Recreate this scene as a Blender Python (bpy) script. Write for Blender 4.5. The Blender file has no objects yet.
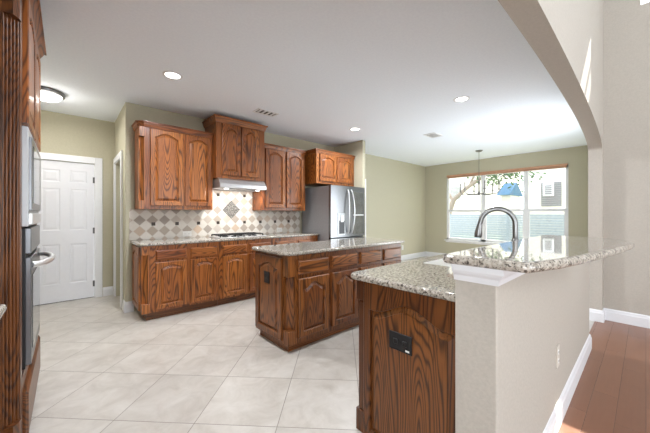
import bpy, bmesh, math, random
from mathutils import Vector, Matrix
random.seed(7)
PI = math.pi
C = bpy.context.scene.collection
S = bpy.context.scene

# ------------------------------------------------------------------ camera
CAMH = 1.28
cam_d = bpy.data.cameras.new('camera'); cam = bpy.data.objects.new('camera', cam_d); C.objects.link(cam)
cam.location = (0, 0, CAMH)
cam.rotation_euler = (PI/2, 0, math.radians(48.1 - 90))
cam_d.sensor_width = 36; cam_d.lens = 288*36/650
cam_d.shift_y = -(216.5-214.2)/650
cam_d.clip_start = 0.02; cam_d.clip_end = 200
S.camera = cam

# ------------------------------------------------------------------ world, sun, area lights, exposure
S.view_settings.view_transform = 'Standard'
S.view_settings.look = 'None'
S.view_settings.gamma = 1
S.view_settings.exposure = 1.14
w = bpy.data.worlds.new('world'); S.world = w; w.use_nodes = True
bg = w.node_tree.nodes['Background']
bg.inputs[0].default_value = (0.90, 0.95, 1.0, 1); bg.inputs[1].default_value = 1.7

sd = bpy.data.lights.new('sun', 'SUN'); sun = bpy.data.objects.new('sun', sd); C.objects.link(sun)
sd.energy = 6.0; sd.angle = math.radians(0.4); sd.color = (1, 0.95, 0.87)
sun.rotation_euler = Vector((-1, 0.25, -1)).to_track_quat('-Z', 'Y').to_euler()

def area(name, loc, direction, sx, sy, power, color=(1, 1, 1), shape='RECTANGLE', spread=180, portal=False):
    d = bpy.data.lights.new(name, 'AREA'); o = bpy.data.objects.new(name, d); C.objects.link(o)
    d.shape = shape; d.size = sx
    if shape in ('RECTANGLE', 'ELLIPSE'): d.size_y = sy
    d.energy = power; d.color = color; d.spread = math.radians(spread)
    o.location = loc; o.rotation_euler = Vector(direction).to_track_quat('-Z', 'Y').to_euler()
    if portal: d.cycles.is_portal = True
    return o
# fill lamps added at unseen rear, left and patio openings; portal at the breakfast window
DAY = (0.88, 0.945, 1.0)
area('fill_rear_low', (1.6, -3.95, 1.55), (0, 1, 0.6), 4.4, 1.9, 35, DAY)
area('fill_rear_high', (1.6, -3.95, 3.85), (0, 1, -0.05), 4.4, 1.5, 19, DAY)
area('daylight_breakfast', (8.17, 2.5, 1.45), (-1, 0, 0), 1.8, 2.68, 0, DAY, portal=True)
area('fill_patio', (5.7, 0.46, 1.15), (-0.1, 1, 0.5), 1.2, 1.95, 27, DAY)
area('fill_left', (-2.95, -1.7, 1.5), (1, 0.15, 0.6), 2.9, 1.9, 70, DAY)
S.cycles.max_bounces = 10; S.cycles.diffuse_bounces = 6; S.cycles.glossy_bounces = 4
S.cycles.sample_clamp_indirect = 6.0
S.cycles.caustics_reflective = False; S.cycles.caustics_refractive = False

# ------------------------------------------------------------------ materials
def lin(r, g, b):
    f = lambda c: (c/255/12.92) if c/255 <= 0.04045 else ((c/255+0.055)/1.055)**2.4
    return (f(r), f(g), f(b), 1)
class NT:
    def __init__(s, name):
        s.m = bpy.data.materials.new(name); s.m.use_nodes = True
        s.t = s.m.node_tree; s.b = s.t.nodes['Principled BSDF']
    def n(s, t, **kw):
        n = s.t.nodes.new(t)
        for k, v in kw.items():
            if k.startswith('i_'):
                k2 = k[2:]; k2 = int(k2) if k2.isdigit() else k2
                n.inputs[k2].default_value = v
            else: setattr(n, k, v)
        return n
    def l(s, a, b): s.t.links.new(a, b)
    def coords(s, scale=(1, 1, 1), rot=(0, 0, 0), loc=(0, 0, 0), rnd=0.0, src='Object'):
        tc = s.n('ShaderNodeTexCoord'); mp = s.n('ShaderNodeMapping')
        mp.inputs['Scale'].default_value = scale; mp.inputs['Rotation'].default_value = rot; mp.inputs['Location'].default_value = loc
        if rnd:
            oi = s.n('ShaderNodeObjectInfo'); mu = s.n('ShaderNodeMath', operation='MULTIPLY'); mu.inputs[1].default_value = rnd
            s.l(oi.outputs['Random'], mu.inputs[0])
            ad = s.n('ShaderNodeVectorMath', operation='ADD'); s.l(tc.outputs[src], ad.inputs[0]); s.l(mu.outputs[0], ad.inputs[1])
            s.l(ad.outputs[0], mp.inputs[0])
        else: s.l(tc.outputs[src], mp.inputs[0])
        return mp.outputs[0]
    def ramp(s, fac, stops):
        r = s.n('ShaderNodeValToRGB'); e = r.color_ramp.elements
        while len(e) < len(stops): e.new(0.5)
        for el, (p, c) in zip(e, stops): el.position = p; el.color = c
        s.l(fac, r.inputs[0]); return r.outputs[0]
    def mix(s, fac, a, b, mode='MIX'):
        m = s.n('ShaderNodeMix', data_type='RGBA', blend_type=mode)
        for sock, v in ((m.inputs[0], fac), (m.inputs[6], a), (m.inputs[7], b)):
            if isinstance(v, (int, float, tuple)): sock.default_value = v
            else: s.l(v, sock)
        return m.outputs[2]
    def math(s, op, a, b=0.0, c=None):
        m = s.n('ShaderNodeMath', operation=op)
        for i, v in enumerate((a, b, c)):
            if v is None: continue
            if isinstance(v, (int, float)): m.inputs[i].default_value = v
            else: s.l(v, m.inputs[i])
        return m.outputs[0]
    def noise(s, vec, scale, detail=3, rough=0.55, dist=0.0):
        n = s.n('ShaderNodeTexNoise'); n.inputs['Scale'].default_value = scale; n.inputs['Detail'].default_value = detail
        n.inputs['Roughness'].default_value = rough; n.inputs['Distortion'].default_value = dist
        s.l(vec, n.inputs['Vector']); return n.outputs['Fac']
    def base(s, c):
        if isinstance(c, tuple): s.b.inputs['Base Color'].default_value = c
        else: s.l(c, s.b.inputs['Base Color'])
        return s
    def bump(s, h, strength=0.2, dist=0.01):
        b = s.n('ShaderNodeBump'); b.inputs['Strength'].default_value = strength; b.inputs['Distance'].default_value = dist
        s.l(h, b.inputs['Height']); s.l(b.outputs[0], s.b.inputs['Normal'])
    def p(s, rough=0.5, metal=0.0, spec=0.5, coat=0.0):
        s.b.inputs['Roughness'].default_value = rough; s.b.inputs['Metallic'].default_value = metal
        s.b.inputs['Specular IOR Level'].default_value = spec; s.b.inputs['Coat Weight'].default_value = coat
        s.b.inputs['Coat Roughness'].default_value = 0.15
        return s

def oak(name, axis='z', tone=1.0, red=1.0):
    t = NT(name)
    st = {'z': (1, 1, 0.11), 'x': (0.11, 1, 1), 'y': (1, 0.11, 1)}[axis]
    sf = {'z': (1, 1, 0.03), 'x': (0.03, 1, 1), 'y': (1, 0.03, 1)}[axis]
    v = t.coords(st, rnd=37.0); vf = t.coords(sf, rnd=37.0)
    n = t.noise(v, 4.6, 1.6, 0.42, 0.3)
    s_ = t.math('SINE', t.math('MULTIPLY', n, 210.0))
    g = t.math('MULTIPLY_ADD', s_, 0.5, 0.5)
    g2 = t.math('POWER', g, 2.6)
    pores = t.noise(vf, 130, 3, 0.6)
    broad = t.noise(v, 1.6, 2)
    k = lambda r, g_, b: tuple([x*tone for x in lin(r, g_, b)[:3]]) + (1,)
    c = t.ramp(broad, [(0.3, k(168, 92, 42)), (0.7, k(230, 142, 66))])
    c = t.mix(t.math('MULTIPLY', g2, 0.8), c, k(74, 33, 12))
    pf = t.ramp(pores, [(0.52, (0, 0, 0, 1)), (0.66, (1, 1, 1, 1))])
    c = t.mix(t.math('MULTIPLY', pf, 0.55), c, k(60, 27, 11))
    t.base(c).p(0.36, coat=0.1); t.bump(pores, 0.12, 0.002)
    return t.m
OAK = oak('honey_oak_upright', 'z', 0.6); OAKX = oak('honey_oak_lengthwise', 'x', 0.6); OAKY = oak('honey_oak_crosswise', 'y', 0.6)
DOAK = oak('shaded_oak_upright', 'z', 0.26); DOAKX = oak('shaded_oak_lengthwise', 'x', 0.26); DOAKY = oak('shaded_oak_crosswise', 'y', 0.26)  # the same oak with shade put into its colour

MOAK = oak('half_shaded_oak_upright', 'z', 0.40); MOAKX = oak('half_shaded_oak_lengthwise', 'x', 0.42)  # island copy of the oak, partly darkened to stand for shade

def plain(name, c, rough=0.5, metal=0.0, spec=0.5, coat=0.0, nscale=0, namt=0.06, bump=0.0):
    t = NT(name)
    if nscale:
        n = t.noise(t.coords(), nscale, 4)
        d = tuple([x*(1-namt) for x in c[:3]])+(1,); e = tuple([min(1, x*(1+namt)) for x in c[:3]])+(1,)
        t.base(t.ramp(n, [(0.35, d), (0.65, e)]))
        if bump: t.bump(n, bump, 0.004)
    else: t.base(c)
    t.p(rough, metal, spec, coat); return t.m
W_KIT = plain('sage_beige_wall_paint', lin(184, 179, 157), 0.8, nscale=70, namt=0.03, bump=0.15)
W_LIV = plain('warm_greige_wall_paint', lin(181, 174, 164), 0.8, nscale=80, namt=0.04, bump=0.3)
CEIL = plain('ceiling_white_paint', lin(238, 244, 254), 0.85, nscale=50, namt=0.02, bump=0.08)
TRIM = plain('white_trim_paint', lin(226, 227, 230), 0.4, nscale=20, namt=0.01)
DOORW = plain('white_door_paint', lin(220, 221, 226), 0.4, nscale=20, namt=0.01)
STEEL = plain('brushed_stainless', lin(205, 206, 208), 0.28, 1.0, nscale=30, namt=0.03)
STEELB = plain('bright_stainless', lin(222, 223, 224), 0.33, 0.85, nscale=30, namt=0.02)
STEELF = plain('refrigerator_stainless', lin(132, 133, 136), 0.28, 0.95, nscale=30, namt=0.03)
NICKEL = plain('brushed_nickel', lin(122, 121, 120), 0.3, 1.0, nscale=30, namt=0.04)
DKSTEEL = plain('dark_grey_painted_steel', lin(158, 159, 162), 0.45, 0.2, nscale=40, namt=0.04)
BLACK = plain('matte_black', lin(20, 20, 22), 0.45, nscale=60, namt=0.1)
BRONZE = plain('oil_rubbed_hinge_metal', lin(95, 95, 98), 0.4, 0.8, nscale=60, namt=0.1)
OVENGL = plain('dark_oven_glass', lin(60, 66, 66), 0.06, 0.0, 0.8, nscale=8, namt=0.05)
WPLAS = plain('white_plastic', lin(232, 231, 227), 0.4, nscale=20, namt=0.01)
SHADOWGAP = plain('dark_recess', lin(30, 18, 12), 0.7, nscale=30, namt=0.1)

def granite():
    t = NT('speckled_beige_granite'); v = t.coords(src='Object')
    a = t.noise(v, 60, 5, 0.7); b = t.noise(v, 80, 3, 0.6)
    vo = t.n('ShaderNodeTexVoronoi', i_Scale=120.0); t.l(v, vo.inputs['Vector'])
    c = t.ramp(a, [(0.32, lin(92, 84, 77)), (0.46, lin(160, 152, 140)), (0.62, lin(194, 187, 176)), (0.75, lin(172, 154, 136))])
    dk = t.ramp(b, [(0.54, (0, 0, 0, 1)), (0.61, (1, 1, 1, 1))])
    c = t.mix(t.math('MULTIPLY', dk, 0.85), c, lin(48, 41, 38))
    lt = t.ramp(vo.outputs['Distance'], [(0.08, (1, 1, 1, 1)), (0.2, (0, 0, 0, 1))])
    c = t.mix(t.math('MULTIPLY', lt, 0.35), c, lin(222, 216, 204))
    t.base(c).p(0.035, spec=0.85); return t.m
GRAN = granite()

def tile_floor():
    t = NT('diagonal_porcelain_floor_tile')
    # lines of x+y at 1.715*sqrt2 + k and x-y at -0.38: rotate by -45 deg then shift
    P_ = 0.512
    tc = t.n('ShaderNodeTexCoord'); sp = t.n('ShaderNodeSeparateXYZ'); t.l(tc.outputs['Object'], sp.inputs[0])
    r2 = 1/math.sqrt(2)
    A = t.math('MULTIPLY', t.math('ADD', sp.outputs[0], sp.outputs[1]), r2)
    B = t.math('MULTIPLY', t.math('SUBTRACT', sp.outputs[0], sp.outputs[1]), r2)
    A = t.math('DIVIDE', t.math('ADD', A, -1.715+P_*40), P_); B = t.math('DIVIDE', t.math('ADD', B, 0.382+P_*40), P_)
    fa = t.math('ABSOLUTE', t.math('SUBTRACT', t.math('FRACT', A), 0.5)); fb = t.math('ABSOLUTE', t.math('SUBTRACT', t.math('FRACT', B), 0.5))
    mx = t.math('MAXIMUM', fa, fb)
    gr = t.math('GREATER_THAN', mx, 0.5-0.0048)
    cell = t.n('ShaderNodeCombineXYZ'); t.l(t.math('FLOOR', A), cell.inputs[0]); t.l(t.math('FLOOR', B), cell.inputs[1])
    wn = t.n('ShaderNodeTexWhiteNoise', noise_dimensions='3D'); t.l(cell.outputs[0], wn.inputs['Vector'])
    va = t.n('ShaderNodeVectorMath', operation='MULTIPLY_ADD'); t.l(wn.outputs['Color'], va.inputs[0]); va.inputs[1].default_value = (9, 9, 9); t.l(tc.outputs['Object'], va.inputs[2])
    n = t.noise(va.outputs[0], 5.5, 6, 0.65, 0.6)
    c = t.ramp(n, [(0.3, lin(178, 171, 162)), (0.5, lin(192, 186, 178)), (0.7, lin(202, 197, 190))])
    bri = t.math('MULTIPLY_ADD', wn.outputs['Value'], 0.06, 0.96)
    hsv = t.n('ShaderNodeHueSaturation'); t.l(bri, hsv.inputs['Value']); t.l(c, hsv.inputs['Color'])
    c = t.mix(gr, hsv.outputs[0], lin(138, 131, 122))
    t.base(c).p(0.32, spec=0.4)
    t.bump(t.math('SUBTRACT', 1.0, gr), 0.3, 0.003); return t.m
TILE = tile_floor()

def plank_floor():
    t = NT('hand_scraped_brown_plank_floor')
    v = t.coords()
    br = t.n('ShaderNodeTexBrick'); br.offset = 0.37; br.offset_frequency = 2
    for k, val in (('Scale', 1.0), ('Mortar Size', 0.0016), ('Mortar Smooth', 0.3), ('Bias', 0.0), ('Brick Width', 0.95), ('Row Height', 0.128)): br.inputs[k].default_value = val
    br.inputs['Color1'].default_value = lin(120, 80, 60); br.inputs['Color2'].default_value = lin(146, 101, 77); br.inputs['Mortar'].default_value = lin(70, 46, 36)
    t.l(v, br.inputs['Vector'])
    g = t.noise(t.coords((0.06, 1, 1)), 60, 4, 0.6); b2 = t.noise(t.coords((0.5, 1, 1)), 5, 3)
    c = t.mix(t.math('MULTIPLY', g, 0.5), br.outputs['Color'], lin(96, 64, 50))
    c = t.mix(t.math('MULTIPLY', b2, 0.4), c, lin(158, 112, 86))
    t.base(c).p(0.28, spec=0.5)
    t.bump(t.math('ADD', t.math('MULTIPLY', b2, 0.6), t.math('MULTIPLY', br.outputs['Fac'], -0.8)), 0.5, 0.004); return t.m
PLANK = plank_floor()

def splash():
    # diamond tiles: light ground tiles and tan ones alternating on a 45 deg lattice
    t = NT('tumbled_stone_diamond_tile')
    px, pz, x0, z0 = 0.149, 0.147, 0.81, 1.146
    tc = t.n('ShaderNodeTexCoord'); sp = t.n('ShaderNodeSeparateXYZ'); t.l(tc.outputs['Object'], sp.inputs[0])
    u = t.math('DIVIDE', t.math('ADD', sp.outputs[0], -x0+px*40), px); w_ = t.math('DIVIDE', t.math('ADD', sp.outputs[2], -z0+pz*40), pz)
    a = t.math('ADD', t.math('ADD', u, w_), 0.5); b = t.math('ADD', t.math('SUBTRACT', u, w_), 100.5)
    fa, fb = t.math('FLOOR', a), t.math('FLOOR', b)
    par = t.math('MODULO', t.math('ADD', fa, fb), 2.0)     # one parity of the lattice is tan, the other is the pale ground
    da = t.math('ABSOLUTE', t.math('SUBTRACT', t.math('FRACT', a), 0.5)); db = t.math('ABSOLUTE', t.math('SUBTRACT', t.math('FRACT', b), 0.5))
    gr = t.math('GREATER_THAN', t.math('MAXIMUM', da, db), 0.465)
    cell = t.n('ShaderNodeCombineXYZ'); t.l(fa, cell.inputs[0]); t.l(fb, cell.inputs[1])
    wn = t.n('ShaderNodeTexWhiteNoise', noise_dimensions='3D'); t.l(cell.outputs[0], wn.inputs['Vector'])
    tan = t.ramp(wn.outputs['Value'], [(0.0, lin(160, 150, 140)), (0.35, lin(184, 170, 154)), (0.6, lin(196, 187, 176)), (0.8, lin(202, 178, 154)), (1.0, lin(176, 170, 164))])
    pale = t.ramp(wn.outputs['Value'], [(0.0, lin(212, 206, 196)), (1.0, lin(228, 223, 215))])
    c = t.mix(par, tan, pale)
    n = t.noise(tc.outputs['Object'], 45, 4); c = t.mix(t.math('MULTIPLY', n, 0.22), c, lin(150, 140, 130))
    c = t.mix(gr, c, lin(206, 200, 190))
    t.base(c).p(0.5); t.bump(t.math('SUBTRACT', 1.0, gr), 0.3, 0.002); return t.m
SPLASH = splash()
def mosaic():
    t = NT('grey_pebble_mosaic'); v = t.coords()
    vo = t.n('ShaderNodeTexVoronoi', i_Scale=62.0); t.l(v, vo.inputs['Vector'])
    ve = t.n('ShaderNodeTexVoronoi', i_Scale=62.0, feature='DISTANCE_TO_EDGE'); t.l(v, ve.inputs['Vector'])
    c = t.ramp(vo.outputs['Color'], [(0.2, lin(36, 35, 34)), (0.8, lin(104, 100, 94))])
    e = t.math('LESS_THAN', ve.outputs['Distance'], 0.06)
    t.base(t.mix(e, c, lin(170, 165, 156))).p(0.5); return t.m
MOSAIC = mosaic()
def emis(name, c, st):
    t = NT(name); t.base(c).p(0.4); t.b.inputs['Emission Color'].default_value = c; t.b.inputs['Emission Strength'].default_value = st; return t.m
LENS = emis('lit_lamp_lens', (1, 0.98, 0.94, 1), 3.0)
DOME = emis('lit_opal_glass_dome', (1, 0.97, 0.92, 1), 1.6)
def glass():
    t = NT('clear_window_glass'); t.base((1, 1, 1, 1))
    tr = t.n('ShaderNodeBsdfTransparent'); gl = t.n('ShaderNodeBsdfGlossy'); gl.inputs['Roughness'].default_value = 0.02
    mx = t.n('ShaderNodeMixShader'); mx.inputs[0].default_value = 0.05
    t.l(tr.outputs[0], mx.inputs[1]); t.l(gl.outputs[0], mx.inputs[2])
    t.l(mx.outputs[0], t.t.nodes['Material Output'].inputs[0]); return t.m
GLASS = glass()

# ------------------------------------------------------------------ mesh helpers
OFF = {}
class MB:
    def __init__(s): s.bm = bmesh.new(); s.smooth = False
    def box(s, x0, x1, y0, y1, z0, z1, bev=0.0, seg=1):
        r = bmesh.ops.create_cube(s.bm, size=1)['verts']
        for v in r:
            v.co = Vector(((x0+x1)/2+v.co.x*(x1-x0), (y0+y1)/2+v.co.y*(y1-y0), (z0+z1)/2+v.co.z*(z1-z0)))
        if bev:
            es = list({e for v in r for e in v.link_edges})
            bmesh.ops.bevel(s.bm, geom=es, offset=bev, segments=seg, affect='EDGES', profile=0.5)
        return s
    def loops(s, loops, close=True, cap0=True, cap1=True):
        vs = [[s.bm.verts.new(p) for p in L] for L in loops]
        n = len(vs[0])
        for a, b in zip(vs, vs[1:]):
            for i in range(n if close else n-1):
                j = (i+1) % n
                try: s.bm.faces.new((a[i], a[j], b[j], b[i]))
                except ValueError: pass
        if cap0: s.bm.faces.new(vs[0][::-1])
        if cap1: s.bm.faces.new(vs[-1])
        return vs
    def prism(s, poly, z0, z1, axis='z'):
        f = {'z': lambda p, t: (p[0], p[1], t), 'y': lambda p, t: (p[0], t, p[1]), 'x': lambda p, t: (t, p[0], p[1])}[axis]
        s.loops([[f(p, z0) for p in poly], [f(p, z1) for p in poly]]); return s
    def tube(s, pts, r, n=10, caps=True):
        pts = [Vector(p) for p in pts]; rs = r if isinstance(r, (list, tuple)) else [r]*len(pts)
        L = []; up = Vector((0, 0, 1)); prev = None
        for i, p in enumerate(pts):
            d = (pts[min(i+1, len(pts)-1)]-pts[max(i-1, 0)]).normalized()
            if prev is None:
                u = d.cross(up); u = d.cross(Vector((1, 0, 0))) if u.length < 0.1 else u
            else: u = prev - d*prev.dot(d)
            u.normalize(); prev = u; v = d.cross(u)
            L.append([p+(u*math.cos(2*PI*k/n)+v*math.sin(2*PI*k/n))*rs[i] for k in range(n)])
        s.loops(L, True, caps, caps); s.smooth = True; return s
    def lathe(s, prof, c, n=32, axis='z'):
        f = {'z': lambda r, a, h: (c[0]+r*math.cos(a), c[1]+r*math.sin(a), c[2]+h), 'y': lambda r, a, h: (c[0]+r*math.cos(a), c[1]+h, c[2]+r*math.sin(a)),
             'x': lambda r, a, h: (c[0]+h, c[1]+r*math.cos(a), c[2]+r*math.sin(a))}[axis]
        s.loops([[f(max(r, 1e-4), 2*PI*k/n, h) for k in range(n)] for r, h in prof]); s.smooth = True; return s
    def sphere(s, c, r, sc=(1, 1, 1), sub=2, jitter=0.0):
        q = bmesh.ops.create_icosphere(s.bm, subdivisions=sub, radius=1)['verts']
        for v in q:
            k = r*(1+random.uniform(-jitter, jitter)); v.co = Vector((c[0]+v.co.x*k*sc[0], c[1]+v.co.y*k*sc[1], c[2]+v.co.z*k*sc[2]))
        return s
    def sweep(s, path, prof, closed=False, caps=True):
        # path: XY points; prof: (outward, z); outward is to the right of travel
        n = len(path); P_ = [Vector((p[0], p[1])) for p in path]; L = []
        for i in range(n):
            if closed: a, b = P_[i]-P_[i-1], P_[(i+1) % n]-P_[i]
            else:
                a = P_[i]-P_[i-1] if i else P_[1]-P_[0]; b = P_[i+1]-P_[i] if i < n-1 else a
            a.normalize(); b.normalize(); na = Vector((a.y, -a.x)); nb = Vector((b.y, -b.x))
            m = (na+nb); m = m/max(0.2, m.dot(na)) if m.length > 1e-6 else na
            L.append([(P_[i].x+m.x*o, P_[i].y+m.y*o, z) for o, z in prof])
        if closed: L.append(L[0])
        s.loops(L, True, caps and not closed, caps and not closed); return s
    def xform(s, M):
        bmesh.ops.transform(s.bm, matrix=M, verts=s.bm.verts); return s
    def build(s, name, mat, parent=None, smooth=None):
        off = Vector((0, 0, 0))
        if parent is not None: off = OFF[parent.name]
        bmesh.ops.remove_doubles(s.bm, verts=s.bm.verts, dist=1e-5)
        bmesh.ops.recalc_face_normals(s.bm, faces=s.bm.faces)
        bmesh.ops.translate(s.bm, verts=s.bm.verts, vec=-off)
        me = bpy.data.meshes.new(name); s.bm.to_mesh(me); s.bm.free()
        sm = s.smooth if smooth is None else smooth
        if sm:
            me.shade_smooth()
            try: me.set_sharp_from_angle(angle=math.radians(38))
            except Exception: pass
            if sm == 'slab':
                for p_ in me.polygons:
                    if abs(p_.normal.z) > 0.999: p_.use_smooth = False
        o = bpy.data.objects.new(name, me); C.objects.link(o); me.materials.append(mat)
        if parent is not None: o.parent = parent
        OFF[o.name] = off
        return o
def thing(name, label, cat, loc=(0, 0, 0), group=None):
    o = bpy.data.objects.new(name, None); C.objects.link(o); o.location = loc; o.empty_display_size = 0.1
    o['label'] = label; o['category'] = cat
    if group: o['group'] = group
    OFF[o.name] = Vector(loc); return o
def tag(o, label, cat, group=None, kind=None):
    o['label'] = label; o['category'] = cat
    if group: o['group'] = group
    if kind: o['kind'] = kind
    return o
def struct(name, mb, mat, parent=None):
    o = mb.build(name, mat, parent)
    if parent is None: o['kind'] = 'structure'
    return o
def box(*a, **k): return MB().box(*a, **k)
def round_poly(pts, rad, seg=6):
    out = []; n = len(pts)
    for i, p in enumerate(pts):
        r = rad[i] if isinstance(rad, (list, tuple)) else rad
        p = Vector(p); a = Vector(pts[i-1])-p; b = Vector(pts[(i+1) % n])-p
        if r < 1e-4: out.append(tuple(p)); continue
        a.normalize(); b.normalize(); ang = a.angle(b)
        t = r/math.tan(ang/2); c = p+(a+b).normalized()*(r/math.sin(ang/2))
        s0 = p+a*t-c; s1 = p+b*t-c
        a0 = math.atan2(s0.y, s0.x); a1 = math.atan2(s1.y, s1.x); d = (a1-a0+PI) % (2*PI)-PI
        for k in range(seg+1):
            q = a0+d*k/seg; out.append((c.x+r*math.cos(q), c.y+r*math.sin(q)))
    return out
def slab(poly, z0, z1, r=0.014, hole=None):
    """counter slab with a bullnose edge; poly counter-clockwise"""
    mb = MB(); n = len(poly); P_ = [Vector(p) for p in poly]
    def inset(d):
        o = []
        for i in range(n):
            a = (P_[i]-P_[i-1]).normalized(); b = (P_[(i+1) % n]-P_[i]).normalized()
            m = Vector((-a.y, a.x))+Vector((-b.y, b.x)); m = m/max(0.3, m.dot(Vector((-a.y, a.x))))
            o.append(P_[i]+m*d)
        return o
    L = []
    for k in range(0, 5):
        q = PI/2*k/4; L.append([(p.x, p.y, z0+r*(1-math.sin(q))) for p in inset(r*(1-math.cos(q)))][:])
    L = L[::-1]; L2 = []
    # bottom edge loops go from inset at z0 outwards, then top loops inwards
    prof = [(r*(1-math.sin(PI/2*k/4)), z0+r*(1-math.cos(PI/2*k/4))) for k in range(5)]
    prof += [(r*(1-math.cos(PI/2*k/4)), z1-r*(1-math.sin(PI/2*k/4))) for k in range(5)]
    vs = mb.loops([[(p.x, p.y, z) for p in inset(d)] for d, z in prof], True, hole is None, hole is None)
    if hole:
        bm = mb.bm
        hb = [bm.verts.new((x, y, z0)) for x, y in hole]; ht = [bm.verts.new((x, y, z1)) for x, y in hole]
        m = len(hole)
        for i in range(m): bm.faces.new((hb[i], hb[(i+1) % m], ht[(i+1) % m], ht[i]))
        for outer, inner in ((vs[0], hb), (vs[-1], ht)):
            es = [bm.edges.get((outer[i], outer[(i+1) % n])) for i in range(n)]+[bm.edges.get((inner[i], inner[(i+1) % m])) for i in range(m)]
            bmesh.ops.triangle_fill(bm, edges=es, use_beauty=True)
    return mb

# panel-door geometry in local axes: x right, y into the cabinet, z up
def facing(d, x, y, z):
    """matrix that stands the local panel at x,y,z looking towards d"""
    M = {'-y': ((1, 0), (0, 1)), '-x': ((0, 1), (-1, 0)), '+x': ((0, -1), (1, 0)), '+y': ((-1, 0), (0, -1))}[d]
    return Matrix(((M[0][0], M[0][1], 0, x), (M[1][0], M[1][1], 0, y), (0, 0, 1, z), (0, 0, 0, 1)))
NA = 40
OGEE = False
def arch_loop(W, H, side, bot, top, rise, ins, y):
    xs = [side+ins+(W-2*side-2*ins)*k/NA for k in range(NA+1)]
    def zt(x):
        s_ = (x-W/2)/(W/2-side)
        e_ = abs(s_)/0.87
        a = 0 if e_ > 1 else ((0.5+0.5*math.cos(PI*e_)) if OGEE else (1-e_**2.2))
        return H-top-rise*(1-a)-ins
    return [(x, y, bot+ins) for x in xs]+[(x, y, zt(x)) for x in xs[::-1]]
def rect_loop(W, H, ins, y):
    xs = [ins+(W-2*ins)*k/NA for k in range(NA+1)]
    return [(x, y, ins) for x in xs]+[(x, y, H-ins) for x in xs[::-1]]
def panel_door(parent, name, M, W, H, mat, side=0.055, bot=0.055, top=0.05, rise=0.035, t=0.023, pmat=None):
    f = MB()
    A = lambda ins, y: arch_loop(W, H, side, bot, top, rise, ins, y)
    f.loops([rect_loop(W, H, 0, 0), rect_loop(W, H, 0, -t+0.005), rect_loop(W, H, 0.006, -t), A(-0.006, -t), A(0.0, -t+0.006), A(0.003, -t+0.017)], True, True, False)
    f.xform(M); o = f.build(name, mat, parent)
    g = MB(); L = [A(-0.002, -t+0.0165), A(0.007, -t+0.0165), A(0.034, -t+0.005), A(0.035, -t+0.002)]
    vs = g.loops(L, True, False, False)
    top_ = vs[-1]; n = NA+1
    for k in range(NA): g.bm.faces.new((top_[k], top_[k+1], top_[2*n-2-k], top_[2*n-1-k]))
    g.xform(M); g.build('raised_panel', pmat or mat, o)
    return o
def drawer_front(parent, M, W, H, mat, t=0.02, name='drawer'):
    f = MB(); f.loops([rect_loop(W, H, 0, 0), rect_loop(W, H, 0, -t+0.010), rect_loop(W, H, 0.005, -t+0.007), rect_loop(W, H, 0.016, -t)], True, True, True)
    f.xform(M); return f.build(name, mat, parent)
def crown_prof(z1, h=0.075, o=0.05):
    return [(0.0, z1-h), (0.010, z1-h), (0.014, z1-h+0.014), (0.02, z1-h+0.03), (o-0.014, z1-0.022), (o-0.01, z1-0.016), (o, z1-0.014), (o, z1), (0.0, z1)]
BASEP = [(0.0, 0.0), (0.016, 0.0), (0.016, 0.10), (0.011, 0.112), (0.009, 0.128), (0.004, 0.138), (0.0, 0.14)]
def corner_post(parent, x, y, sx, sy, z0, z1, mat, w=0.075, tb=0.1, bb=0.09, flutes=0, dmat=None):
    """square blocks at the ends and a deep stop-chamfer between; (x,y) is the outer corner, sx,sy point into the cabinet"""
    m = MB(); e = 0.004
    def bx(za, zb): m.box(min(x-e*sx, x+w*sx), max(x-e*sx, x+w*sx), min(y-e*sy, y+w*sy), max(y-e*sy, y+w*sy), za, zb, 0.003)
    bx(z0, z0+bb); bx(z1-tb, z1)
    k = w*0.78
    poly = [(x+w*sx, y+w*sy), (x, y+w*sy), (x, y+k*sy)]
    if flutes:
        for i in range(flutes*8+1):
            q = i/(flutes*8); dpt = 0.006*abs(math.sin(PI*q*flutes))**0.6
            poly.append((x+k*q*sx+dpt*sx, y+k*(1-q)*sy+dpt*sy))
    else:
        poly += [(x+0.008*sx, y+k*sy), (x+(0.012+0.0)*sx+0.012*sx, y+(k)*sy-0.008*sy+0.012*sy), (x+k*sx-0.008*sx+0.012*sx, y+0.024*sy), (x+k*sx, y+0.008*sy), (x+k*sx, y)]
    poly += [(x+w*sx, y)]
    m.prism(poly, z0+bb, z1-tb)
    return m.build('corner_post', mat, parent, smooth=False)

# ================================================================== SETTING
HC = 2.74; HL = 5.2
fl = MB().prism([(-0.9, 0.41), (8.3, 0.41), (8.3, 5.8), (-0.9, 5.8)], -0.06, 0.0); struct('floor', fl, TILE)
fw = MB().prism([(-3.1, -4.1), (5.0, -4.1), (5.0, 0.41), (-3.1, 0.41)], -0.06, 0.0); struct('floor_living', fw, PLANK)
struct('ceiling', box(-0.9, 8.3, 0.47, 5.8, HC, HC+0.1), CEIL)
struct('ceiling_living', box(-3.1, 5.05, -4.1, 0.345, HL, HL+0.1), CEIL)
# back wall of the kitchen and breakfast nook
struct('wall_back', box(0.57, 8.3, 4.52, 4.64, 0, HC), W_KIT)
struct('wall_fridge_end', box(4.335, 4.42, 3.72, 4.52, 0, HC, bev=0.008), W_KIT)
struct('trim_1', box(4.405, 4.428, 3.712, 3.735, 0, 1.98), TRIM)
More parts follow.
